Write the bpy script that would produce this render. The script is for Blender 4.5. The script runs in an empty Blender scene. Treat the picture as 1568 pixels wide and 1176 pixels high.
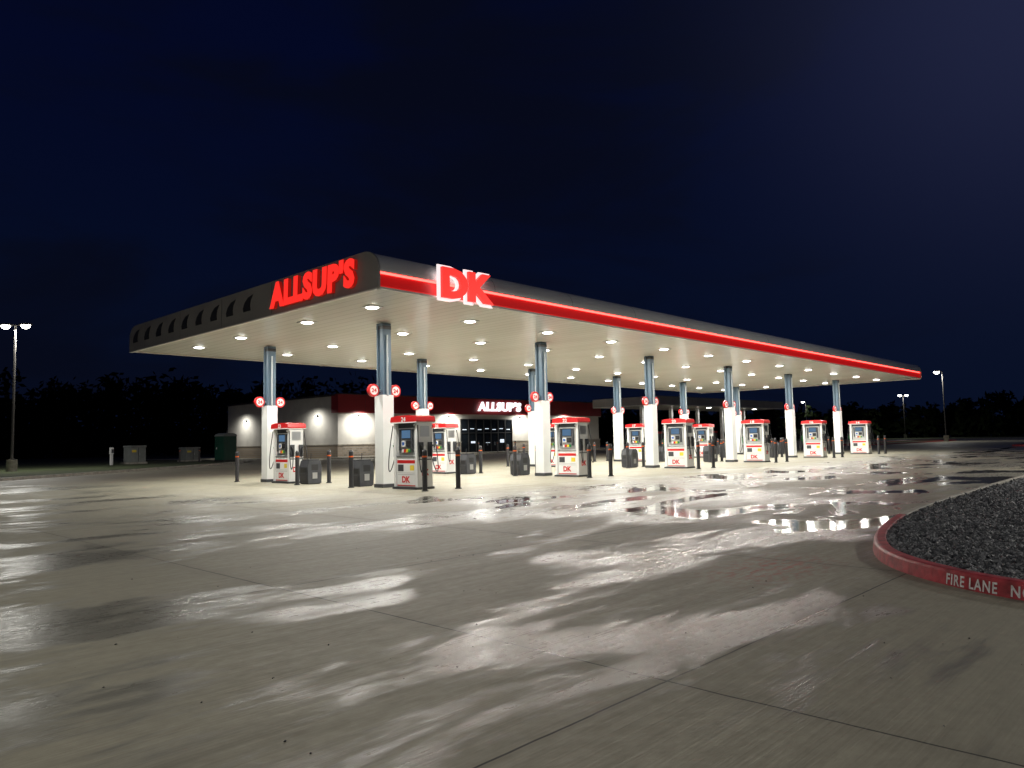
import bpy, math, random
from mathutils import Vector, Matrix
random.seed(7)
S=bpy.context.scene
S.view_settings.view_transform='Standard'
S.view_settings.look='None'
S.view_settings.exposure=0
R=math.radians

# ---------------------------------------------------------------- materials
def mat(name,col,rough=.5,metal=0,emit=None,es=0,noise=0,nscale=3,bump=0,spec=.5):
    m=bpy.data.materials.new(name); m.use_nodes=True
    nt=m.node_tree; b=nt.nodes['Principled BSDF']
    b.inputs['Base Color'].default_value=(*col,1)
    b.inputs['Roughness'].default_value=rough
    b.inputs['Metallic'].default_value=metal
    b.inputs['Specular IOR Level'].default_value=spec
    if emit:
        b.inputs['Emission Color'].default_value=(*emit,1)
        b.inputs['Emission Strength'].default_value=es
    if noise or bump:
        tc=nt.nodes.new('ShaderNodeTexCoord'); n=nt.nodes.new('ShaderNodeTexNoise')
        n.inputs['Scale'].default_value=nscale; n.inputs['Detail'].default_value=4
        nt.links.new(tc.outputs['Object'],n.inputs['Vector'])
        if noise:
            r=nt.nodes.new('ShaderNodeMapRange')
            r.inputs['From Min'].default_value=.3; r.inputs['From Max'].default_value=.7
            r.inputs['To Min'].default_value=1-noise; r.inputs['To Max'].default_value=1+noise*.4
            nt.links.new(n.outputs['Fac'],r.inputs['Value'])
            mx=nt.nodes.new('ShaderNodeVectorMath'); mx.operation='SCALE'
            mx.inputs[0].default_value=col
            nt.links.new(r.outputs['Result'],mx.inputs['Scale'])
            nt.links.new(mx.outputs['Vector'],b.inputs['Base Color'])
        if bump:
            bp=nt.nodes.new('ShaderNodeBump'); bp.inputs['Strength'].default_value=bump
            bp.inputs['Distance'].default_value=.02
            nt.links.new(n.outputs['Fac'],bp.inputs['Height'])
            nt.links.new(bp.outputs['Normal'],b.inputs['Normal'])
    return m

class G:
    """tiny node helper"""
    def __init__(s,m): s.nt=m.node_tree
    def n(s,t,**k):
        x=s.nt.nodes.new(t)
        for a,v in k.items(): setattr(x,a,v)
        return x
    def l(s,a,b): s.nt.links.new(a,b)
    def setin(s,sock,v):
        if hasattr(v,'is_output'): s.l(v,sock)
        else: sock.default_value=v
    def math(s,op,a,b=0,c=None,clamp=False):
        x=s.n('ShaderNodeMath',operation=op); x.use_clamp=clamp
        s.setin(x.inputs[0],a); s.setin(x.inputs[1],b)
        if c is not None: s.setin(x.inputs[2],c)
        return x.outputs[0]
    def rng(s,v,a,b,c=0,d=1,smooth=False):
        x=s.n('ShaderNodeMapRange'); x.interpolation_type='SMOOTHSTEP' if smooth else 'LINEAR'
        s.setin(x.inputs['Value'],v)
        for k,val in zip(('From Min','From Max','To Min','To Max'),(a,b,c,d)): s.setin(x.inputs[k],val)
        return x.outputs['Result']
    def noise(s,vec,scale3,detail=5,rough=.5,dist=0,loc=(0,0,0),rot=0):
        mp=s.n('ShaderNodeMapping'); mp.inputs['Scale'].default_value=scale3; mp.inputs['Location'].default_value=loc
        mp.inputs['Rotation'].default_value=(0,0,rot)
        s.l(vec,mp.inputs['Vector'])
        x=s.n('ShaderNodeTexNoise'); x.inputs['Scale'].default_value=1; x.inputs['Detail'].default_value=detail
        x.inputs['Roughness'].default_value=rough; x.inputs['Distortion'].default_value=dist
        s.l(mp.outputs['Vector'],x.inputs['Vector']); return x.outputs['Fac']
    def mixc(s,f,a,b):
        x=s.n('ShaderNodeMix',data_type='RGBA'); s.setin(x.inputs[0],f)
        for i,v in ((6,a),(7,b)):
            if hasattr(v,'is_output'): s.l(v,x.inputs[i])
            else: x.inputs[i].default_value=(*v,1)
        return x.outputs[2]

# ---- wet broom-finished concrete
def concrete_mat():
    m=bpy.data.materials.new('wet_concrete'); m.use_nodes=True
    g=G(m); b=m.node_tree.nodes['Principled BSDF']
    tc=g.n('ShaderNodeTexCoord'); V=tc.outputs['Object']
    sep=g.n('ShaderNodeSeparateXYZ'); g.l(V,sep.inputs[0]); x,y=sep.outputs[0],sep.outputs[1]
    P=4.6
    wob=g.noise(V,(3,3,3),2)
    wobs=g.math('MULTIPLY',g.math('SUBTRACT',wob,.5),.02)
    def joint(c,off):
        u=g.math('ADD',g.math('SUBTRACT',c,off),wobs)
        return g.math('PINGPONG',g.math('ADD',u,P*100),P/2)
    jx=joint(x,3.93); jy=joint(y,2.54)
    jd=g.math('MINIMUM',jx,jy)
    jm=g.rng(jd,.005,.010,1,0)
    jsoft=g.rng(jd,.0,.30,1,0,True)
    ix=g.math('FLOOR',g.math('DIVIDE',g.math('SUBTRACT',x,3.93),P)); iy=g.math('FLOOR',g.math('DIVIDE',g.math('SUBTRACT',y,2.54),P))
    cb=g.n('ShaderNodeCombineXYZ'); g.l(ix,cb.inputs[0]); g.l(iy,cb.inputs[1])
    wn=g.n('ShaderNodeTexWhiteNoise'); g.l(cb.outputs[0],wn.inputs['Vector']); slab=wn.outputs['Value']
    big=g.noise(V,(.20,.38,1),5,.6,.5,loc=(1.3,.4,0))
    mid=g.noise(V,(.6,2.0,1),7,.66,.5,loc=(3,7,0))
    fine=g.noise(V,(7,12,7),4,.65)
    broom=g.noise(V,(1.0,55,1),3,.6)
    streak=g.noise(V,(.35,7,1),4,.65,.3,loc=(8,1,0))
    damp=g.math('ADD',g.math('MULTIPLY',big,.66),g.math('MULTIPLY',mid,.34))
    damp=g.math('ADD',damp,g.math('MULTIPLY',g.math('SUBTRACT',slab,.5),.04))
    damp=g.math('ADD',damp,g.math('MULTIPLY',g.math('SUBTRACT',streak,.5),.12))
    dampm=g.rng(damp,.49,.56,0,1,True)
    gut=g.rng(g.math('ABSOLUTE',g.math('SUBTRACT',x,12.6)),.3,2.2,1,0,True)
    gut=g.math('MULTIPLY',gut,g.rng(y,14,16,1,0))
    strip=g.math('MULTIPLY',g.math('MULTIPLY',g.rng(y,3,5,0,1,True),g.rng(y,13,16.8,1,0,True)),g.rng(x,10.0,13,0,1,True))
    strip=g.math('MULTIPLY',strip,g.rng(x,90,120,1,.3))
    reg=g.math('MAXIMUM',g.math('MULTIPLY',gut,1.0),g.math('MULTIPLY',strip,.72))
    pn=g.noise(V,(.26,.50,1),6,.62,.8,loc=(11,5,0))
    pm=g.rng(g.math('ADD',pn,g.math('MULTIPLY',reg,.20)),.645,.72,0,1,True)
    pm=g.math('MULTIPLY',pm,g.rng(y,15,17.3,1,0,True))
    pm=g.math('MULTIPLY',pm,g.rng(x,8.5,10.5,0,1,True))
    pm=g.math('MULTIPLY',pm,g.rng(streak,.3,.42,.4,1))
    under=g.math('MULTIPLY',g.rng(y,14.5,17.5,0,1,True),g.rng(x,9,12,0,1,True))
    dampm=g.math('MULTIPLY',dampm,g.rng(under,0,1,1,.35))
    dampm=g.math('MAXIMUM',dampm,g.math('MULTIPLY',strip,g.rng(damp,.42,.53,.25,.9,True)))
    dry=g.mixc(mid,(.33,.305,.225),(.46,.425,.325))
    wet=g.mixc(mid,(.21,.20,.165),(.31,.295,.245))
    col=g.mixc(dampm,dry,wet)
    st=g.rng(g.noise(V,(.33,.5,1),4,.6,1,loc=(40,2,0)),.62,.74,0,.5,True)
    col=g.mixc(st,col,(.11,.10,.08))
    col=g.mixc(g.math('MULTIPLY',g.rng(fine,.3,.72),.36),col,(.17,.155,.115))
    col=g.mixc(g.math('MULTIPLY',g.rng(streak,.4,.7),.24),col,(.16,.145,.11))
    col=g.mixc(g.math('MULTIPLY',g.rng(broom,.35,.7),.22),col,(.13,.12,.09))
    col=g.mixc(g.math('MULTIPLY',slab,.16),col,(.16,.145,.11))
    col=g.mixc(g.math('MULTIPLY',jsoft,.18),col,(.12,.11,.08))
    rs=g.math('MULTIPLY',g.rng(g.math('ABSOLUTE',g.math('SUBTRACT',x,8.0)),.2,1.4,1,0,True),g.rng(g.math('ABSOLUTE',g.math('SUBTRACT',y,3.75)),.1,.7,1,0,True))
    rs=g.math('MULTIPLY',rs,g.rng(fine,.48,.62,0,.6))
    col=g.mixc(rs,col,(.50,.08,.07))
    col=g.mixc(pm,col,(.07,.065,.055))
    col=g.mixc(g.math('MULTIPLY',jm,.95),col,(.02,.018,.015))
    g.l(col,b.inputs['Base Color'])
    ro=g.math('ADD',g.rng(dampm,0,1,.62,.29),g.math('MULTIPLY',g.math('SUBTRACT',broom,.5),.28))
    ro=g.math('ADD',ro,g.math('MULTIPLY',g.math('SUBTRACT',fine,.5),.30))
    ro=g.math('ADD',ro,g.math('MULTIPLY',g.math('SUBTRACT',streak,.5),.22))
    rr=g.n('ShaderNodeMix',data_type='FLOAT'); g.l(pm,rr.inputs[0]); g.l(ro,rr.inputs[2]); rr.inputs[3].default_value=.085
    g.l(rr.outputs[0],b.inputs['Roughness'])
    hh=g.math('ADD',g.math('MULTIPLY',broom,.6),g.math('MULTIPLY',fine,.8))
    bp=g.n('ShaderNodeBump'); bp.inputs['Distance'].default_value=.006
    g.l(hh,bp.inputs['Height'])
    g.l(g.math('MULTIPLY',g.math('SUBTRACT',1,g.math('MULTIPLY',pm,.97)),.75),bp.inputs['Strength'])
    g.l(bp.outputs['Normal'],b.inputs['Normal'])
    return m

M={}
M['conc']=concrete_mat()
M['grass']=mat('dark_grass',(.045,.06,.02),.95,noise=.6,nscale=.8,bump=.5)
M['curb']=mat('curb_concrete',(.42,.39,.33),.55,noise=.35,nscale=4,bump=.3)
M['white']=mat('white_enamel',(.80,.80,.79),.32)
M['colwhite']=mat('column_white',(.80,.81,.80),.38,noise=.06,nscale=1.5)
M['colgrey']=mat('column_bluegrey',(.085,.135,.185),.45,noise=.1,nscale=2)
M['pipe']=mat('pipe_white',(.4,.44,.46),.4)
M['deckedge']=mat('deck_trim_white',(.8,.79,.74),.4)
M['fascia']=mat('fascia_charcoal',(.33,.315,.285),.45,noise=.12,nscale=.6)
M['fascia_d']=mat('fascia_stripe_black',(.03,.03,.03),.5)
M['bull']=mat('bullnose_silver',(.74,.73,.71),.36,metal=.15,noise=.10,nscale=.5)
M['redband']=mat('red_band',(.45,.012,.012),.35,emit=(1,.012,.012),es=.26)
M['redled']=mat('red_led',(.9,.05,.05),.4,emit=(1,.05,.04),es=8.0)
M['signred']=mat('sign_red_face',(.8,.03,.03),.4,emit=(1,.028,.02),es=1.05)
M['signred2']=mat('sign_red_return',(.5,.02,.01),.4,emit=(1,.02,.01),es=.2)
M['signwhite']=mat('sign_white_face',(.9,.9,.9),.4,emit=(.93,.96,1),es=1.6)
M['halo']=mat('sign_white_backer',(.9,.9,.9),.4,emit=(1,.88,.88),es=.95)
M['lens']=mat('light_lens',(1,1,1),.4,emit=(1,.98,.93),es=14)
M['lamplens']=mat('lamp_lens',(1,1,1),.4,emit=(1,.96,.85),es=22)
M['black']=mat('black_plastic',(.02,.02,.022),.4)
M['screen']=mat('screen_glass',(.01,.015,.03),.08,emit=(.15,.3,.5),es=.5)
M['dgrey']=mat('dark_grey_plastic',(.05,.052,.06),.45,noise=.2,nscale=4)
M['steel']=mat('brushed_steel',(.55,.56,.57),.3,metal=.9)
M['red']=mat('gloss_red',(.60,.018,.02),.3)
M['green']=mat('nozzle_green',(.02,.25,.06),.4)
M['yellow']=mat('label_yellow',(.8,.6,.05),.45)
M['blue']=mat('label_blue',(.03,.12,.45),.4)
M['orange']=mat('reflective_orange',(.75,.13,.02),.35)
M['bollard']=mat('bollard_charcoal',(.035,.035,.04),.38)
M['eifs']=mat('stucco_cream',(.66,.64,.58),.8,noise=.10,nscale=1.2,bump=.2)
M['maroon']=mat('maroon_metal',(.34,.03,.035),.45,noise=.12,nscale=.8)
M['cap']=mat('parapet_cap_dark',(.05,.045,.045),.5)
M['glass']=mat('store_glass',(.012,.016,.02),.06)
M['inlit']=mat('interior_glow',(.6,.6,.6),.6,emit=(.75,.85,1),es=.9)
M['frame']=mat('storefront_frame',(.03,.03,.03),.4)
M['redpaint']=mat('fire_lane_red',(.44,.045,.055),.5,noise=.55,nscale=9,bump=.35)
M['whitepaint']=mat('stencil_white',(.78,.72,.70),.6,noise=.3,nscale=30)
M['pole']=mat('pole_bronze',(.09,.085,.08),.45)
M['dgreen']=mat('dark_green_plastic',(.015,.07,.045),.5,noise=.2,nscale=3)
M['cabinet']=mat('utility_cabinet',(.22,.235,.225),.5,noise=.2,nscale=3)
M['bark']=mat('bark',(.05,.04,.03),.9,noise=.3,nscale=4)
M['leaf']=mat('night_foliage',(.022,.032,.014),.95,noise=.5,nscale=.7,spec=.0)

def stone_mat():
    m=bpy.data.materials.new('stone_wainscot'); m.use_nodes=True
    g=G(m); b=m.node_tree.nodes['Principled BSDF']
    tc=g.n('ShaderNodeTexCoord')
    mp=g.n('ShaderNodeMapping'); mp.inputs['Rotation'].default_value=(R(90),0,0)
    g.l(tc.outputs['Object'],mp.inputs[0])
    br=g.n('ShaderNodeTexBrick'); g.l(mp.outputs[0],br.inputs['Vector'])
    br.inputs['Scale'].default_value=1.2; br.inputs['Color1'].default_value=(.40,.33,.25,1); br.inputs['Color2'].default_value=(.25,.21,.16,1)
    br.inputs['Mortar'].default_value=(.35,.33,.3,1); br.inputs['Mortar Size'].default_value=.03
    g.l(br.outputs['Color'],b.inputs['Base Color']); b.inputs['Roughness'].default_value=.85
    return m
M['stone']=stone_mat()

def deck_mat():
    m=bpy.data.materials.new('canopy_deck_panels'); m.use_nodes=True
    g=G(m); b=m.node_tree.nodes['Principled BSDF']
    tc=g.n('ShaderNodeTexCoord'); sep=g.n('ShaderNodeSeparateXYZ'); g.l(tc.outputs['Object'],sep.inputs[0])
    x=sep.outputs[0]
    p=g.math('PINGPONG',x,.2)
    seam=g.rng(p,.0,.022,1,0)
    n=g.noise(tc.outputs['Object'],(.6,.3,1),3)
    col=g.mixc(g.rng(n,.3,.7),(.78,.775,.71),(.85,.845,.79))
    ix=g.math('FLOOR',g.math('DIVIDE',x,.4)); wn=g.n('ShaderNodeTexWhiteNoise'); wn.noise_dimensions='1D'; g.l(ix,wn.inputs['W'])
    col=g.mixc(g.math('MULTIPLY',wn.outputs['Value'],.28),col,(.68,.67,.60))
    col=g.mixc(g.math('MULTIPLY',seam,.75),col,(.3,.29,.24)); g.l(col,b.inputs['Base Color'])
    b.inputs['Roughness'].default_value=.25
    return m
M['deck']=deck_mat()

def gravel_mat():
    m=bpy.data.materials.new('gravel_stone'); m.use_nodes=True
    g=G(m); b=m.node_tree.nodes['Principled BSDF']
    tc=g.n('ShaderNodeTexCoord')
    v=g.n('ShaderNodeTexVoronoi'); v.inputs['Scale'].default_value=22; g.l(tc.outputs['Object'],v.inputs['Vector'])
    sp=g.n('ShaderNodeSeparateColor'); g.l(v.outputs['Color'],sp.inputs[0])
    col=g.mixc(g.math('POWER',sp.outputs[0],2.4),(.045,.048,.055),(.30,.30,.31))
    g.l(col,b.inputs['Base Color']); b.inputs['Roughness'].default_value=.6
    bp=g.n('ShaderNodeBump'); bp.inputs['Distance'].default_value=.03; bp.inputs['Strength'].default_value=1; bp.invert=True
    g.l(v.outputs['Distance'],bp.inputs['Height']); g.l(bp.outputs['Normal'],b.inputs['Normal'])
    return m
M['gravel']=gravel_mat()

# ---------------------------------------------------------------- mesh builder
_textcache={}
def text_geo(s,offset=0.0,extrude=0.0,shear=0.0,spacing=1.0,res=3):
    k=(s,offset,extrude,shear,spacing)
    if k in _textcache: return _textcache[k]
    c=bpy.data.curves.new('t','FONT'); c.body=s; c.offset=offset; c.extrude=extrude; c.shear=shear; c.space_character=spacing
    c.resolution_u=res
    o=bpy.data.objects.new('t',c); S.collection.objects.link(o)
    bpy.context.view_layer.update()
    me=o.evaluated_get(bpy.context.evaluated_depsgraph_get()).to_mesh()
    vs=[v.co.copy() for v in me.vertices]; fs=[tuple(p.vertices) for p in me.polygons]
    bpy.data.objects.remove(o); bpy.data.curves.remove(c)
    _textcache[k]=(vs,fs); return vs,fs

class MB:
    def __init__(s): s.v=[];s.f=[];s.m=[];s.mats=[];s.sm=[]
    def mi(s,k):
        if k not in s.mats: s.mats.append(k)
        return s.mats.index(k)
    def add(s,vs,fs,k,smooth=False,mx=None):
        o=len(s.v); i=s.mi(k)
        for v in vs:
            s.v.append(tuple(mx@Vector(v)) if mx is not None else tuple(v))
        for f in fs: s.f.append(tuple(o+a for a in f)); s.m.append(i); s.sm.append(smooth)
    def box(s,x0,x1,y0,y1,z0,z1,k,mx=None):
        vs=[(x0,y0,z0),(x1,y0,z0),(x1,y1,z0),(x0,y1,z0),(x0,y0,z1),(x1,y0,z1),(x1,y1,z1),(x0,y1,z1)]
        s.add(vs,[(3,2,1,0),(4,5,6,7),(0,1,5,4),(1,2,6,5),(2,3,7,6),(3,0,4,7)],k,mx=mx)
    def cyl(s,p0,p1,r,k,seg=16,r1=None,smooth=True):
        p0=Vector(p0);p1=Vector(p1); d=(p1-p0).normalized()
        a=d.orthogonal().normalized(); b=d.cross(a); r1=r if r1 is None else r1
        vs=[];
        for p,rr in((p0,r),(p1,r1)):
            for i in range(seg):
                t=2*math.pi*i/seg; vs.append(p+(a*math.cos(t)+b*math.sin(t))*rr)
        s.add(vs,[(i,(i+1)%seg,seg+(i+1)%seg,seg+i) for i in range(seg)],k,smooth)
        s.add(vs[:seg],[tuple(reversed(range(seg)))],k); s.add(vs[seg:],[tuple(range(seg))],k)
    def dome(s,c,rx,ry,rz,k,seg=14,rings=5):
        c=Vector(c); vs=[]
        for j in range(rings+1):
            a=math.pi/2*j/rings
            for i in range(seg):
                t=2*math.pi*i/seg; vs.append(c+Vector((rx*math.cos(a)*math.cos(t),ry*math.cos(a)*math.sin(t),-rz*math.sin(a))))
        s.add(vs,[(j*seg+i,j*seg+(i+1)%seg,(j+1)*seg+(i+1)%seg,(j+1)*seg+i) for j in range(rings) for i in range(seg)],k,True)
    def tube(s,pts,r,k,seg=8):
        pts=[Vector(p) for p in pts]; vs=[];n=len(pts)
        up=Vector((0.3,1,.1)).normalized()
        for i,p in enumerate(pts):
            d=(pts[min(i+1,n-1)]-pts[max(i-1,0)]).normalized()
            a=d.cross(up).normalized(); b=d.cross(a)
            for j in range(seg):
                t=2*math.pi*j/seg; vs.append(p+(a*math.cos(t)+b*math.sin(t))*r)
        fs=[(i*seg+j,i*seg+(j+1)%seg,(i+1)*seg+(j+1)%seg,(i+1)*seg+j) for i in range(n-1) for j in range(seg)]
        s.add(vs,fs,k,True)
    def prism(s,poly,axis,a,b,k,smooth=False):
        n=len(poly)
        def P(p,t):
            return {'x':(t,p[0],p[1]),'y':(p[0],t,p[1]),'z':(p[0],p[1],t)}[axis]
        vs=[P(p,a) for p in poly]+[P(p,b) for p in poly]
        s.add(vs,[tuple(range(n)),tuple(range(2*n-1,n-1,-1))],k)
        s.add(vs,[(i,(i+1)%n,n+(i+1)%n,n+i) for i in range(n)],k,smooth)
    def text(s,t,origin,right,up,w,h,k,depth=.02,offset=0.0,shear=0.0,spacing=1.0):
        vs,fs=text_geo(t,offset,1.0,shear,spacing)
        x0=min(v.x for v in vs);x1=max(v.x for v in vs);y0=min(v.y for v in vs);y1=max(v.y for v in vs)
        r=Vector(right);u=Vector(up);nn=r.cross(u);o=Vector(origin)
        out=[o+r*((v.x-x0)/(x1-x0)*w)+u*((v.y-y0)/(y1-y0)*h)+nn*(v.z*depth/2+depth/2) for v in vs]
        s.add(out,fs,k)
    def obj(s,name,loc=(0,0,0),rotz=0,parent=None,bevel=0,fixn=True):
        me=bpy.data.meshes.new(name); me.from_pydata(s.v,[],s.f)
        for k in s.mats: me.materials.append(M[k])
        me.polygons.foreach_set('material_index',s.m); me.polygons.foreach_set('use_smooth',s.sm)
        me.update()
        if fixn:
            import bmesh
            bm=bmesh.new(); bm.from_mesh(me); bmesh.ops.recalc_face_normals(bm,faces=bm.faces[:]); bm.to_mesh(me); bm.free()
        return place(name,me,loc,rotz,parent,bevel)
def place(name,me,loc=(0,0,0),rotz=0,parent=None,bevel=0):
    o=bpy.data.objects.new(name,me); S.collection.objects.link(o)
    o.location=loc; o.rotation_euler=(0,0,rotz)
    if parent: o.parent=parent
    if bevel:
        md=o.modifiers.new('bevel','BEVEL'); md.width=bevel; md.segments=2; md.limit_method='ANGLE'; md.angle_limit=R(50)
    return o
def empty(name,loc=(0,0,0)):
    o=bpy.data.objects.new(name,None); S.collection.objects.link(o); o.location=loc; return o
def light(name,typ,loc,power,parent=None,col=(1,.97,.9),rot=(0,0,0),**k):
    d=bpy.data.lights.new(name,typ); d.energy=power; d.color=col
    for a,v in k.items(): setattr(d,a,v)
    o=bpy.data.objects.new(name,d); S.collection.objects.link(o); o.location=loc; o.rotation_euler=rot
    if parent: o.parent=parent
    return o

# ---------------------------------------------------------------- ground
b=MB(); b.add([(-400,-400,-.02),(700,-400,-.02),(700,700,-.02),(-400,700,-.02)],[(0,1,2,3)],'grass'); b.obj('ground',fixn=False)
lot=[(-60,-60),(135,-60),(150,25),(150,100),(34,100),(33,64),(27,57.5),(18,50),(9,42.5),(-5,37),(-60,34)]
b=MB(); b.add([(x,y,0) for x,y in lot],[tuple(range(len(lot)))],'conc'); b.obj('concrete_parking_lot',fixn=False)

def offset_poly(pts,d):
    out=[];n=len(pts)
    for i,p in enumerate(pts):
        a=Vector(pts[max(i-1,0)]);c=Vector(pts[min(i+1,n-1)]); t=(c-a).normalized(); nn=Vector((-t.y,t.x))
        out.append((p[0]+nn.x*d,p[1]+nn.y*d))
    return out
def smooth_line(pts,it=3):
    for _ in range(it):
        q=[pts[0]]
        for i in range(len(pts)-1):
            a,b_=pts[i],pts[i+1]
            q.append((a[0]*.75+b_[0]*.25,a[1]*.75+b_[1]*.25)); q.append((a[0]*.25+b_[0]*.75,a[1]*.25+b_[1]*.75))
        q.append(pts[-1]); pts=q
    return pts
def curb(mb,pts,k,w=.16,h=.15,side=1,z0=-.02):
    prof=[(0,z0),(.02,h-.03),(.035,h-.008),(.06,h),(w-.01,h),(w,h-.01),(w,z0)]
    rings=[offset_poly(pts,side*o) for o,_ in prof]
    vs=[];n=len(pts);m=len(prof)
    for j,(o,z) in enumerate(prof):
        for p in rings[j]: vs.append((p[0],p[1],z))
    fs=[(j*n+i,j*n+i+1,(j+1)*n+i+1,(j+1)*n+i) for j in range(m-1) for i in range(n-1)]
    mb.add(vs,fs,k,False)
    
key=[(7.42,-45),(7.42,-1.5),(7.45,.4),(7.62,1.35),(8.02,2.12),(8.75,2.85),(9.7,3.3),(10.9,3.65),(13,4.05),(16.35,4.3),(26.6,4.6),(75,5.2)]
cl=smooth_line(key,3)
isl=empty('gravel_island')
ci=max(i for i,p in enumerate(cl) if p[0]<13.0)
b=MB(); curb(b,cl[:ci+1],'redpaint',side=-1); o=b.obj('fire_lane_curb',parent=isl)
b=MB(); curb(b,cl[ci:],'curb',side=-1); b.obj('plain_curb',parent=isl)
inner=offset_poly(cl,-.15)
b=MB()
vs=[(x,y,.105) for x,y in inner]+[(75,-45,.105)]
b.add(vs,[tuple(range(len(vs)))],'gravel'); b.obj('gravel_surface',parent=isl,fixn=False)
def inside(x,y):
    if x<7.7: return False
    poly=[(p[0],p[1]) for p in inner]+[(75,-45)]
    n=len(poly);c=False
    for i in range(n):
        x1,y1=poly[i];x2,y2=poly[(i+1)%n]
        if (y1>y)!=(y2>y) and x<(x2-x1)*(y-y1)/(y2-y1)+x1: c=not c
    return c
b=MB()
oc=[(1,0,0),(-1,0,0),(0,1,0),(0,-1,0),(0,0,1),(0,0,-1)]
of=[(0,2,4),(2,1,4),(1,3,4),(3,0,4),(2,0,5),(1,2,5),(3,1,5),(0,3,5)]
cnt=0
while cnt<15000:
    x=7.6+abs(random.gauss(0,1))*6; y=4.6-abs(random.gauss(0,1))*3.5
    if x>30 or y<-6 or not inside(x,y): continue
    r=random.uniform(.014,.034)*(1+.04*(x-7))
    mx=Matrix.Translation((x,y,.105+r*.4))@Matrix.Rotation(random.random()*6.3,4,'Z')@Matrix.Rotation(random.random()*3,4,'X')
    b.add([(vx*r*random.uniform(.7,1.3),vy*r*random.uniform(.7,1.2),vz*r*random.uniform(.6,1.1)) for vx,vy,vz in oc],of,'gravel',mx=mx); cnt+=1
b.obj('gravel_stones',parent=isl,fixn=False)
def curb_text(s,startlen,w,h=.10):
    pts=list(reversed(cl))
    L=0; fl=[]
    for i in range(len(pts)-1):
        a=Vector(pts[i]);c=Vector(pts[i+1])
        fl.append((L,a,c,(c-a).length)); L+=(c-a).length
    ref=None
    for l0,a,c,ln in fl:
        if ref is None and a.y<=2.35 and a.x<9: ref=l0
    out=MB(); vs,fs=text_geo(s,.022,0.0,0,1.15)
    x0=min(v.x for v in vs);x1=max(v.x for v in vs);y0=min(v.y for v in vs);y1=max(v.y for v in vs)
    nv=[]
    for v in vs:
        d=ref+startlen+(v.x-x0)/(x1-x0)*w; hz=(v.y-y0)/(y1-y0)
        for l0,a,c,ln in fl:
            if l0<=d<=l0+ln:
                t=(c-a).normalized(); p=a+t*(d-l0); nn=Vector((t.y,-t.x))
                break
        z=.014+hz*h
        if nn.x>0: nn=-nn
        off=.006-.02*((z+.02)/.14)
        nv.append((p.x+nn.x*off,p.y+nn.y*off,z))
    out.add(nv,fs,'whitepaint')
    return out
curb_text('FIRE LANE',0.36,.54).obj('stencil_fire_lane',parent=isl,fixn=False)
curb_text('NO PARKING',1.02,.78).obj('stencil_no_parking',parent=isl,fixn=False)

vg=smooth_line([(-60,34),(-5,37),(9,42.5),(18,50),(27,57.5),(33,64),(34,100)],2)
ve=empty('grass_verge'); b=MB(); curb(b,vg,'curb',side=1); b.obj('verge_curb',parent=ve)
vo=offset_poly(vg,.16)
b=MB(); vs=[(x,y,.09) for x,y in vo]+[(-60,100,.09)]; b.add(vs,[tuple(range(len(vs)))],'grass'); b.obj('verge_grass',parent=ve,fixn=False)
fe=empty('roadside_curb'); b=MB(); curb(b,[(135,-60),(150,25),(150,100)],'curb',side=-1); b.obj('curb_run',parent=fe)
for (x0,x1,y0,y1) in ((78,118,10.5,14.5),(92,128,30,36)):
    e=empty('parking_island'); r=1.5
    pts=[]
    for cx,cy,a0 in((x1-r,y1-r,0),(x0+r,y1-r,90),(x0+r,y0+r,180),(x1-r,y0+r,270)):
        for k in range(7):
            a=R(a0+k*15); pts.append((cx+r*math.cos(a),cy+r*math.sin(a)))
    pts.append(pts[0])
    b=MB(); curb(b,pts,'redpaint',side=1); b.obj('painted_curb',parent=e)
    ip=offset_poly(pts,.15); b=MB(); b.add([(x,y,.11) for x,y in ip[:-1]],[tuple(range(len(ip)-1))],'grass'); b.obj('planting',parent=e,fixn=False)

b=MB()
for i in range(70):
    x=random.uniform(1.5,7.5);y=random.uniform(.5,9)
    r=random.uniform(.003,.009)
    b.add([(vx*r*random.uniform(.7,1.6)+x,vy*r*random.uniform(.7,1.3)+y,vz*r*.7+r*.5) for vx,vy,vz in oc],of,'black')
b.obj('pebbles',fixn=False)

# ---------------------------------------------------------------- main canopy
CX0,CX1,CY0,CY1=11.5,57.9,15.7,33.0
H=5.45; SL=-.006
def zc(x): return H+SL*(x-15)
COLX=[14.95+7.85*i for i in range(6)]; ROWY=[20.2,27.8]
can=empty('gas_station_canopy')
b=MB()
b.add([(CX0+.05,CY0+.05,zc(CX0)),(CX1-.05,CY0+.05,zc(CX1)),(CX1-.05,CY1-.05,zc(CX1)),(CX0+.05,CY1-.05,zc(CX0))],[(3,2,1,0)],'deck'); b.obj('underside_deck',parent=can,fixn=False)
b=MB()
b.add([(CX0+.3,CY0+.3,zc(CX0)+.8),(CX1-.3,CY0+.3,zc(CX1)+.8),(CX1-.3,CY1-.3,zc(CX1)+.8),(CX0+.3,CY1-.3,zc(CX0)+.8)],[(0,1,2,3)],'fascia_d'); b.obj('roof_sheet',parent=can,fixn=False)
def sweepx(mb,prof,k,x0=CX0,x1=CX1,smooth=False):
    n=len(prof); vs=[(x0,y,zc(x0)+z) for y,z in prof]+[(x1,y,zc(x1)+z) for y,z in prof]
    mb.add(vs,[(i,i+1,n+i+1,n+i) for i in range(n-1)],k,smooth)
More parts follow.
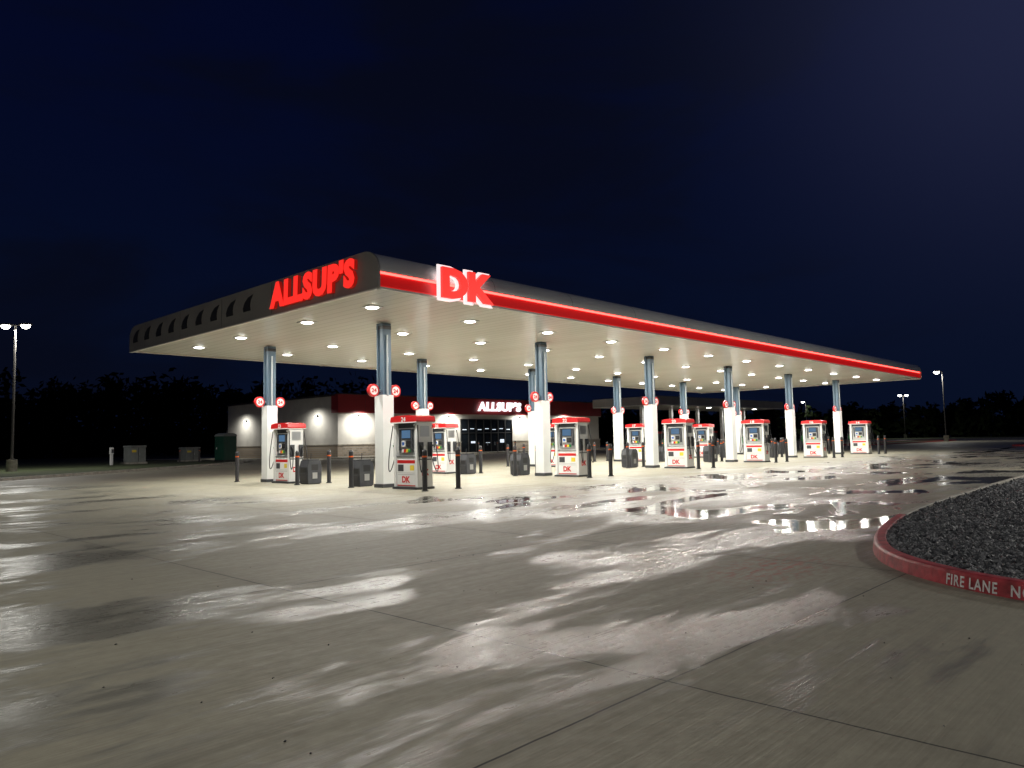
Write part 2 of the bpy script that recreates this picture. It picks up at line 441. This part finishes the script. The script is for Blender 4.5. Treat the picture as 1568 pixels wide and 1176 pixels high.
for sgn,yy,nm in((1,CY0,'road_side'),(-1,CY1,'store_side')):
    b=MB()
    sweepx(b,[(yy+sgn*.12,-.02),(yy,-.03),(yy,.02)],'deckedge')
    sweepx(b,[(yy,.02),(yy+sgn*.03,.06),(yy+sgn*.09,.38)],'redband')
    sweepx(b,[(yy+sgn*.09,.38),(yy+sgn*.05,.41),(yy+sgn*.05,.43)],'redled')
    arc=[(yy+sgn*.05,.43),(yy-sgn*.02,.45)]
    for k in range(9):
        a=R(k*90/8); arc.append((yy+sgn*(.58-.60*math.cos(a)),.47+.53*math.sin(a)))
    sweepx(b,arc,'bull',smooth=True)
    b.obj('long_fascia_'+nm,parent=can,fixn=False)
    b=MB()
    x=CX0+4.2
    while x<CX1:
        rings=[(yy+sgn*(.58-.603*math.cos(R(k*90/8))),.47+.533*math.sin(R(k*90/8))) for k in range(9)]
        sweepx(b,rings,'fascia_d',x,x+.012); x+=3.66
    b.obj('fascia_joints_'+nm,parent=can,fixn=False)
def endprof():
    p=[(CY0,-.03)]
    p+= [(CY0-.04,.02),(CY0-.04,.47)]
    for k in range(1,9):
        a=R(k*90/8); p.append((CY0+.58-.62*math.cos(a),.47+.55*math.sin(a)))
    q=[(CY0+CY1-y,z) for y,z in reversed(p)]
    return p+q
for xx,nm in((CX0,'near'),(CX1,'far')):
    b=MB(); pr=endprof()
    b.prism([(y,z+zc(xx)) for y,z in pr],'x',xx-.07 if nm=='near' else xx,xx if nm=='near' else xx+.07,'fascia')
    b.box(xx-.10 if nm=='near' else xx-.02,xx+.02 if nm=='near' else xx+.1,CY0+.02,CY1-.02,zc(xx)-.06,zc(xx)-.028,'deckedge')
    if nm=='near':
        for i in range(9):
            y0=22.55+i*1.2; z=zc(xx)
            pts=[(y0-.05,z+.30),(y0+.42,z+.30),(y0+.46,z+.42),(y0+.34,z+.60),(y0+.12,z+.74),(y0-.22,z+.80),(y0-.06,z+.62),(y0-.02,z+.46)]
            if y0+.45<CY1-.1: b.prism(pts,'x',xx-.085,xx-.071,'fascia_d')
        for i in range(5):
            y0=CY0+3.4*(i+.6); b.box(xx-.074,xx-.07,y0,y0+.012,zc(xx)+.02,zc(xx)+.98,'fascia_d')
    b.obj('end_fascia_'+nm,parent=can)
b=MB(); z=zc(CX0)
b.text("ALLSUP'S",(CX0-.08,21.05,z+.12),(0,-1,0),(0,0,1),4.50,.82,'signred2',depth=.10,offset=.06,shear=.05,spacing=1.12)
b.text("ALLSUP'S",(CX0-.185,21.05,z+.12),(0,-1,0),(0,0,1),4.50,.82,'signred',depth=.012,offset=.06,shear=.05,spacing=1.12)
b.obj('channel_letters',parent=can,fixn=False)
b=MB(); z=zc(14)-.10
b.text("DK",(13.34,CY0-.11,z-.02),(1,0,0),(0,0,1),2.12,1.0,'halo',depth=.05,offset=.08,spacing=1.0)
b.text("DK",(13.43,CY0-.17,z+.055),(1,0,0),(0,0,1),1.97,.86,'signred',depth=.10,offset=.05,spacing=1.03)
b.obj('logo_letters',parent=can,fixn=False)
b=MB()
LY=[18.1,21.7,26.3,29.9]
for i in range(12):
    x=14.95-1.96+3.925*i
    for y in LY:
        z=zc(x)
        b.box(x-.23,x+.23,y-.23,y+.23,z-.03,z-.004,'white')
        b.cyl((x,y,z-.031),(x,y,z-.05),.19,'lens',seg=20,r1=.16)
        light('deck_light','AREA',(x,y,z-.06),175,parent=can,col=(1,.985,.91),shape='DISK',size=.34)
b.obj('recessed_light_fixtures',parent=can)
cmb=MB()
cmb.box(-.22,.22,-.22,.22,0,3.02,'colwhite'); cmb.box(-.25,.25,-.25,.25,0,.12,'dgrey')
cmb.box(-.17,.17,-.17,.17,3.02,5.4,'colgrey')
cmb.box(-.175,.175,-.175,.175,5.2,5.32,'black')
cmb.cyl((-.02,-.21,3.0),(-.02,-.21,5.0),.035,'pipe',10)
cmb.cyl((-.21,.05,3.0),(-.21,.05,5.3),.03,'colgrey',10)
for s in(-1,1):
    cx=s*.44
    cmb.cyl((cx,-.05,3.17),(cx,.05,3.17),.21,'red',24); 
    for f in(-1,1):
        cmb.cyl((cx,f*.051,3.17),(cx,f*.056,3.17),.15,'white',24)
        cmb.text('24',(cx-.10 if f<0 else cx+.10,f*.057,3.10),(1,0,0) if f<0 else (-1,0,0),(0,0,1),.2,.14,'red',depth=.003,offset=.04)
cmb.box(-.3,.3,-.04,.04,3.12,3.2,'steel')
cme=None
for i,x in enumerate(COLX):
    for j,y in enumerate(ROWY):
        if cme is None:
            o=cmb.obj('column',parent=can,bevel=.012); cme=o.data; o.location=(x,y,0)
        else: place('column',cme,(x,y,0),parent=can,bevel=.012)

# ---------------------------------------------------------------- fuel pumps
def make_pump(num):
    p=MB()
    p.box(-.36,.36,-.60,.60,0,.07,'dgrey')
    p.box(-.27,.27,-.47,.47,.07,.98,'white')
    p.box(-.30,.30,-.585,-.475,.07,2.05,'white'); p.box(-.30,.30,.475,.585,.07,2.05,'white')
    p.box(-.285,.285,-.47,.47,.98,1.03,'steel')
    p.box(-.24,.24,-.40,.40,1.03,1.90,'white')
    p.box(-.20,.20,-.47,.47,1.90,2.05,'dgrey')
    prof=[(-.64,2.06),(.64,2.06),(.66,2.12),(.62,2.25),(.3,2.29),(-.3,2.29),(-.62,2.25),(-.66,2.12)]
    p.prism(prof,'x',-.38,.38,'red')
    p.box(-.385,.385,-.645,.645,2.055,2.085,'white')
    for s in(-1,1):
        def bx(y0,y1,z0,z1,k,d=.02,base=.24):
            a=s*base;c=s*(base+d); p.box(min(a,c),max(a,c),y0,y1,z0,z1,k)
        bx(-.38,.38,1.06,1.87,'steel',.012)
        bx(-.20,.22,1.58,1.83,'screen',.02,.253)
        bx(-.23,.25,1.55,1.86,'black',.008,.253)
        bx(-.33,-.24,1.2,1.85,'dgrey',.03,.253); bx(.27,.35,1.2,1.85,'dgrey',.03,.253)
        bx(-.20,.0,1.32,1.50,'black',.022,.253); bx(.05,.22,1.32,1.50,'white',.022,.253)
        bx(.08,.19,1.36,1.46,'blue',.024,.253)
        for q,kk in enumerate(('green','yellow','red','white')):
            bx(-.19+q*.105,-.105+q*.105,1.14,1.24,kk,.022,.253)
        bx(-.44,.44,.13,.93,'white',.012,.27)
        bx(-.44,.44,.10,.13,'red',.014,.27); bx(-.44,.44,.80,.90,'red',.014,.27)
        bx(-.40,-.2,.58,.74,'yellow',.014,.27); bx(.12,.40,.55,.76,'dgrey',.014,.27)
        for zz in(.45,.5): bx(-.42,.42,zz,zz+.006,'dgrey',.0135,.27)
        rt=(0,-1,0) if s<0 else (0,1,0)
        oy=.2 if s<0 else -.2
        p.text('DK',(s*.283,oy,.2),rt,(0,0,1),.4,.2,'red',depth=.004,offset=.04)
        p.text(num,(s*.381,oy*.5,2.10),rt,(0,0,1),.22,.14,'white',depth=.004,offset=.03)
        for t in(-1,1):
            yy=t*.60
            p.box(s*.10 if s>0 else -.26,.26 if s>0 else -.10,min(yy,yy+t*.05)-.0,max(yy,yy+t*.05),1.0,1.45,'dgrey')
            p.tube([(s*.18,yy+t*.08,1.02),(s*.18,yy+t*.09,1.15),(s*.19,yy+t*.08,1.28),(s*.25,yy+t*.07,1.36)],.028,'black' if t<0 else 'green')
            pts=[]
            for q in range(21):
                u=q/20; a=math.pi*u
                z=1.98*(1-u)+1.02*u - .95*math.sin(a)*(.9+.1*u)
                pts.append((s*(.30+.10*math.sin(a))*(1-u)+s*.18*u+s*.05*math.sin(a), yy+t*(.02+.15*math.sin(a)+.06*u), max(z,.16)))
            p.tube(pts,.016,'black')
        p.cyl((s*.28,-.5,1.99),(s*.36,-.5,1.97),.03,'steel',8)
    for t in(-1,1):
        yy=t*.586
        p.box(-.24,.24,min(yy,yy+t*.01),max(yy,yy+t*.01),.15,.9,'white')
        p.box(-.18,.18,min(yy,yy+t*.012),max(yy,yy+t*.012),1.62,1.95,'steel')
        p.box(-.25,.25,min(yy,yy+t*.013),max(yy,yy+t*.013),.90,.93,'dgrey')
        rt=(1,0,0) if t<0 else (-1,0,0)
        p.text('DK',(-.14 if t<0 else .14,t*.598,.42),rt,(0,0,1),.28,.2,'red',depth=.004,offset=.04)
    return p
nums=iter(['24','23','22','21','20','19','18','17','16','15','14','13'])
for i,x in enumerate(COLX):
    for j,y in enumerate((18.72,26.35)):
        make_pump(next(nums)).obj('fuel_pump',(x,y,0),bevel=.008)

bb=MB()
bb.cyl((0,0,0),(0,0,1.18),.075,'bollard',18); bb.cyl((0,0,1.18),(0,0,1.23),.075,'bollard',18,r1=.045)
bb.cyl((0,0,0),(0,0,.03),.11,'dgrey',18); bb.cyl((0,0,1.0),(0,0,1.045),.077,'orange',18); bb.cyl((0,0,.90),(0,0,.93),.077,'dgrey',18)
bm_=None
for x in COLX:
    for y in(17.35,21.15 ,24.55,29.2):
        for dx in(-.66,.66):
            if bm_ is None: o=bb.obj('safety_bollard',(x+dx,y,0)); bm_=o.data
            else: place('safety_bollard',bm_,(x+dx,y,0))
def make_bin():
    t=MB()
    t.prism([(-.27,0.03),(.27,.03),(.29,.62),(.22,.86),(-.22,.86),(-.29,.62)],'y',-.30,.30,'dgrey')
    t.box(-.24,.24,-.26,.26,0,.03,'black')
    for s in(-1,1):
        t.box(min(s*.27,s*.292),max(s*.27,s*.292),-.2,.2,.44,.60,'black')
        t.box(min(s*.283,s*.298),max(s*.283,s*.298),-.24,.24,.16,.38,'bollard')
    t.box(-.14,.14,-.305,-.3,.5,.72,'black'); t.box(-.1,.1,-.309,-.305,.2,.42,'steel')
    t.box(-.2,.2,-.26,.26,.86,.90,'bollard')
    t.cyl((.1,.15,.88),(.12,.15,1.12),.012,'black',8)
    return t
tb=None
for x in COLX:
    for y in(21.5,24.75):
        if tb is None: o=make_bin().obj('trash_bin',(x,y,0),bevel=.02); tb=o.data
        else: place('trash_bin',tb,(x,y,0),bevel=.02)

# ---------------------------------------------------------------- store
SX0,SX1,SY0,SY1=42.1,84.8,64.6,88.5; SH=6.4
st=empty('convenience_store')
b=MB(); b.box(SX0,SX1,SY0,SY1,1.3,SH-.12,'eifs'); b.obj('walls',parent=st)
b=MB(); b.box(SX0-.08,58.6,SY0-.1,SY0+.3,0,1.3,'stone'); b.box(67.1,SX1+.08,SY0-.1,SY0+.3,0,1.3,'stone')
b.box(SX0-.1,SX0+.3,SY0+.3,SY1,0,1.3,'stone'); b.box(SX1-.3,SX1+.1,SY0+.3,SY1,0,1.3,'stone')
b.box(SX0-.13,58.6,SY0-.15,SY0+.1,1.3,1.4,'curb'); b.box(67.1,SX1+.13,SY0-.15,SY0+.1,1.3,1.4,'curb'); b.box(SX0-.15,SX0+.1,SY0+.1,SY1,1.3,1.4,'curb')
b.obj('stone_base',parent=st)
b=MB(); b.box(SX0-.18,SX1+.18,SY0-.35,SY0-.003,4.55,SH,'maroon'); b.box(SX0-.18,SX0-.003,SY0,SY0+.9,4.55,SH,'maroon')
b.box(SX0-.25,SX1+.25,SY0-.42,SY0+.2,SH,SH+.1,'cap'); b.box(SX0-.2,SX0+.3,SY0+.2,SY1+.2,SH-.12,SH+.06,'cap'); b.box(SX1-.3,SX1+.2,SY0+.2,SY1+.2,SH-.12,SH+.06,'cap')
b.box(SX0-.2,SX1+.2,SY1,SY1+.2,SH-.12,SH+.06,'cap')
for i in range(1,14):
    xx=SX0+i*3.05; b.box(xx,xx+.03,SY0-.358,SY0-.35,4.57,SH-.02,'cap')
b.box(SX0-.16,SX1+.16,SY0-.30,SY0-.004,4.45,4.55,'eifs')
b.obj('parapet_band',parent=st)
b=MB(); b.text("ALLSUP'S",(60.9,SY0-.50,4.95),(1,0,0),(0,0,1),7.4,1.15,'signwhite',depth=.12,offset=.045,shear=.08,spacing=1.08); b.obj('sign_letters',parent=st,fixn=False)
b=MB(); gx0,gx1=58.6,67.1
b.box(gx0,gx1,SY0-.02,SY0-.005,.0,4.0,'glass')
n=7
for i in range(n+1):
    xx=gx0+(gx1-gx0)*i/n; b.box(xx-.05,xx+.05,SY0-.12,SY0-.02,0,4.0,'frame')
for zz in (.02,2.35,3.95): b.box(gx0,gx1,SY0-.11,SY0-.021,zz,zz+.09,'frame')
for q in (3,4): b.box(gx0+(gx1-gx0)*(q-.05+.5)/n,gx0+(gx1-gx0)*(q+.5)/n,SY0-.16,SY0-.12,.9,1.3,'steel')
for q in range(7):
    xx=gx0+.3+q*1.21
    b.box(xx,xx+.62,SY0-.026,SY0-.021,2.75+.1*(q%2),2.83+.1*(q%2),'inlit')
    if q%2: b.box(xx+.1,xx+.8,SY0-.026,SY0-.021,1.2,1.25+.35*(q%3)/2,'inlit')
b.obj('storefront_glazing',parent=st)
b=MB()
for (x0,x1) in((49.8,53.6),(71.5,75.5),(78,82)):
    b.box(x0,x1,SY0-.03,SY0-.004,1.5,4.0,'glass')
    for i in range(4):
        xx=x0+(x1-x0)*i/3; b.box(xx-.04,xx+.04,SY0-.08,SY0-.03,1.5,4.0,'frame')
    b.box(x0,x1,SY0-.08,SY0-.03,1.45,1.53,'frame'); b.box(x0,x1,SY0-.08,SY0-.03,3.97,4.05,'frame')
b.box(SX0-.03,SX0-.002,74.5,75.6,.0,2.2,'cap')
b.obj('side_windows',parent=st)
b=MB()
for xx in(44.6,56.8,68.6,77):
    b.box(xx-.15,xx+.15,SY0-.25,SY0-.003,4.15,4.38,'pole'); b.box(xx-.12,xx+.12,SY0-.22,SY0-.05,4.13,4.149,'lens')
    light('wall_light','SPOT',(xx,SY0-1.4,4.4),900,parent=st,rot=(R(26),0,0),spot_size=R(165),spot_blend=.8,shadow_soft_size=.2)
for yy in(68.3,83.8):
    b.box(SX0-.25,SX0-.003,yy-.15,yy+.15,4.2,4.43,'pole'); b.box(SX0-.26,SX0-.05,yy-.12,yy+.12,4.18,4.199,'lens'); b.box(SX0-.262,SX0-.25,yy-.12,yy+.12,4.22,4.38,'lens')
    light('wall_light','SPOT',(SX0-1.6,yy,4.6),360,parent=st,rot=(0,R(-28),0),spot_size=R(168),spot_blend=.8,shadow_soft_size=.2)
b.obj('wall_packs',parent=st)
b=MB(); b.box(SX0-1.5,SX1+1.5,SY0-3.0,SY0-.36,-.02,.15,'curb'); b.obj('sidewalk')
for xx in(56,59,62,65,68,71): place('safety_bollard',bm_,(xx,SY0-2.6,.15))

# ---------------------------------------------------------------- truck canopy
tc2=empty('truck_fuel_canopy'); b=MB()
b.box(78.5,113,50.4,60.5,5.45,5.5,'deck'); 
b.box(78.4,113.1,50.3,50.4,5.4,6.5,'fascia'); b.box(78.4,113.1,60.5,60.6,5.4,6.5,'fascia'); b.box(78.4,78.5,50.4,60.5,5.4,6.5,'fascia'); b.box(113,113.1,50.4,60.5,5.4,6.5,'fascia')
b.box(78.35,113.15,50.28,50.3,5.4,5.47,'deckedge'); b.box(78.37,78.4,50.4,60.5,5.4,5.47,'deckedge')
b.box(78.6,112.9,50.5,60.4,6.2,6.25,'fascia_d')
for xx in(82,89,96,103,110):
    b.box(xx-.2,xx+.2,55.2,55.6,0,5.45,'colwhite'); b.box(xx-.4,xx+.4,52.6,53.2,0,2.1,'dgrey'); b.box(xx-.41,xx+.41,52.58,53.22,1.9,2.15,'red')
    b.box(xx-.25,xx+.25,55.3-2,55.8-2,5.42,5.445,'lens')
    light('deck_light','AREA',(xx,53.5,5.38),60,parent=tc2,shape='DISK',size=.4)
b.obj('canopy_body',parent=tc2)

# ---------------------------------------------------------------- lot lamps
def lamp(x,y,h,double,power,ang=0,arm=.76,big=1.0):
    e=empty('parking_lot_lamp',(x,y,0)); e.rotation_euler=(0,0,ang); b=MB()
    b.cyl((0,0,0),(0,0,.85),.32,'curb',20); b.box(-.16,.16,-.16,.16,.85,.9,'pole')
    b.cyl((0,0,.9),(0,0,h),.09,'pole',12,r1=.06)
    for s in((-1,1) if double else (1,)):
        b.cyl((0,0,h-.08),(s*(arm-.3),0,h-.02),.035,'pole',8)
        b.box(min(s*(arm-.36),s*(arm+.34)),max(s*(arm-.36),s*(arm+.34)),-.17,.17,h-.06,h+.06,'pole')
        b.dome((s*arm,0,h-.061),.30*big,.20*big,.24*big,'lamplens')
        light('lamp_light','AREA',(s*arm,0,h-.07-.25*big),power,parent=e,shape='RECTANGLE',size=.5,size_y=.24,col=(1,.98,.9))
    b.obj('pole_and_heads',parent=e)
lamp(12.9,57.9,9.8,True,600,R(-46),arm=.66)
lamp(117,29,9.8,False,450,R(135),big=1.3)
lamp(183,53.5,9.8,True,300,R(-46),big=1.3)
lamp(191,79,9.8,False,200,R(135),big=1.3)
# unseen lamps added outside the frame to light near concrete and canopy edges
lamp(-9,9,9.8,True,760,R(90))
lamp(12,-13,9.8,True,420,R(0))
lamp(33,-4,9.8,True,1300,R(0))

# ---------------------------------------------------------------- utility items on the left
b=MB()
b.box(-.55,.55,-.55,.55,0,.12,'black'); b.box(-.53,.53,-.53,.53,.12,2.05,'dgreen')
b.prism([(-.56,2.05),(.56,2.05),(.50,2.2),(.2,2.32),(-.2,2.32),(-.5,2.2)],'y',-.56,.56,'cabinet')
b.box(-.545,-.53,-.4,.4,.2,1.95,'dgreen'); b.box(-.55,-.545,.25,.33,1.0,1.15,'white'); b.box(-.4,.4,-.545,-.53,.2,1.9,'dgreen')
for zz in(.4,.9,1.4): b.box(-.42,.42,-.556,-.545,zz,zz+.05,'dgreen')
b.cyl((.4,.4,2.1),(.4,.4,2.55),.05,'black',10)
b.obj('portable_toilet',(31.2,66.0,.09),R(10),bevel=.03).scale=(1.25,1.25,1.1)
b=MB(); b.box(-.8,.8,-.6,.6,0,.15,'curb'); b.box(-.7,.7,-.5,.5,.15,1.45,'cabinet'); b.prism([(-.75,1.45),(.75,1.45),(.7,1.58),(-.7,1.58)],'y',-.55,.55,'cabinet')
b.box(-.705,-.7,-.45,.45,.25,1.35,'cabinet'); b.box(-.02,.02,-.51,-.5,.2,1.4,'black'); b.box(.08,.12,-.53,-.5,.7,.95,'steel')
b.box(-.6,-.2,-.506,-.5,1.0,1.2,'yellow')
o=b.obj('electrical_transformer',(24.4,68.8,.09),R(15),bevel=.02); tr=o.data
place('electrical_transformer',tr,(30.5,72,.09),R(15),bevel=.02).scale=(1.1,1,.85)
b=MB(); b.box(-.09,.09,-.09,.09,0,.9,'white'); b.box(-.13,.13,-.11,.11,.9,1.45,'white'); b.box(-.1,.1,-.125,-.11,1.0,1.3,'dgrey')
b.obj('utility_pedestal',(22.1,67.5,.09),R(20),bevel=.01)
for xx,yy in((28.4,69.2),(29.6,67.8),(33,70)): place('safety_bollard',bm_,(xx,yy,.09))

# ---------------------------------------------------------------- distant tree line
b=MB()
def clump(cx,cy,zz,cs,n,smin,smax):
    for k in range(n):
        d=Vector((random.gauss(0,1),random.gauss(0,1),random.gauss(0,.8)))
        d=d.normalized()*cs*random.uniform(.4,1.05)
        p=Vector((cx,cy,zz))+d
        u=Vector((random.gauss(0,1),random.gauss(0,1),random.gauss(0,1))).normalized(); w=u.orthogonal().normalized(); s_=random.uniform(smin,smax)
        b.add([p-u*s_,p+w*s_*.6,p+u*s_,p-w*s_*.6],[(0,1,2,3)],'leaf')
def tree(x,y,h):
    b.cyl((x,y,-.1),(x,y,h*.6),.22,'bark',6,r1=.1)
    cr=h*.34
    for i in range(10):
        a=random.random()*6.28; rr=cr*random.uniform(.1,1.0); zz=h*random.uniform(.22,.9)
        clump(x+math.cos(a)*rr,y+math.sin(a)*rr,zz,cr*random.uniform(.35,.62),26,.45,1.0)
for i in range(210):
    az=R(-8+i*(112)/209+random.uniform(-.2,.2))
    d=random.uniform(150,185)
    if az<R(30): d+=50
    tree(math.cos(az)*d,math.sin(az)*d,random.uniform(10,14)*(1.2 if az>R(55) else .72))
    d-=3
    for q in range(4):
        a2=az+R(random.uniform(-.4,.4)); clump(math.cos(a2)*d,math.sin(a2)*d,random.uniform(1,3),2.2,16,.7,1.3)
b.obj('tree_line',fixn=False)

# ---------------------------------------------------------------- sky
w=bpy.data.worlds.new('World'); S.world=w; w.use_nodes=True
g=G(w); nt=w.node_tree; bg=nt.nodes['Background']
tc=g.n('ShaderNodeTexCoord'); V=tc.outputs['Generated']
sep=g.n('ShaderNodeSeparateXYZ'); g.l(V,sep.inputs[0])
base=g.mixc(g.rng(sep.outputs[2],0,.5,0,1,True),(.0020,.0046,.0165),(.0011,.0026,.0165))
cl1=g.noise(V,(2.2,2.2,7),5,.55,.4,loc=(2,1,0))
base=g.mixc(g.math('MULTIPLY',g.rng(cl1,.42,.66,0,1,True),.8),base,(.0020,.0028,.0080))
vm=g.n('ShaderNodeVectorMath',operation='DOT_PRODUCT'); g.l(V,vm.inputs[0]); vm.inputs[1].default_value=(.885,.09,.455)
glow=g.math('POWER',g.math('MAXIMUM',vm.outputs['Value'],0),30)
base=g.mixc(g.math('MULTIPLY',glow,.85),base,(.017,.021,.056))
g.l(base,bg.inputs['Color']); bg.inputs['Strength'].default_value=1.0

# ---------------------------------------------------------------- camera
cam=bpy.data.cameras.new('camera'); co=bpy.data.objects.new('camera',cam); S.collection.objects.link(co)
yaw=R(43.8); th=R(4.28); ro=R(1.2)
F=Vector((math.cos(yaw)*math.cos(th),math.sin(yaw)*math.cos(th),math.sin(th)))
Rt=Vector((math.sin(yaw),-math.cos(yaw),0)); U=Rt.cross(F)
cr=Rt*math.cos(ro)-U*math.sin(ro); cu=Rt*math.sin(ro)+U*math.cos(ro)
mx=Matrix.Identity(4)
for i in range(3): mx[i][0]=cr[i]; mx[i][1]=cu[i]; mx[i][2]=-F[i]
mx[0][3],mx[1][3],mx[2][3]=0,0,1.45
co.matrix_world=mx
cam.sensor_width=36; cam.lens=1150/1568*36; cam.clip_end=2000; cam.clip_start=.05
S.camera=co
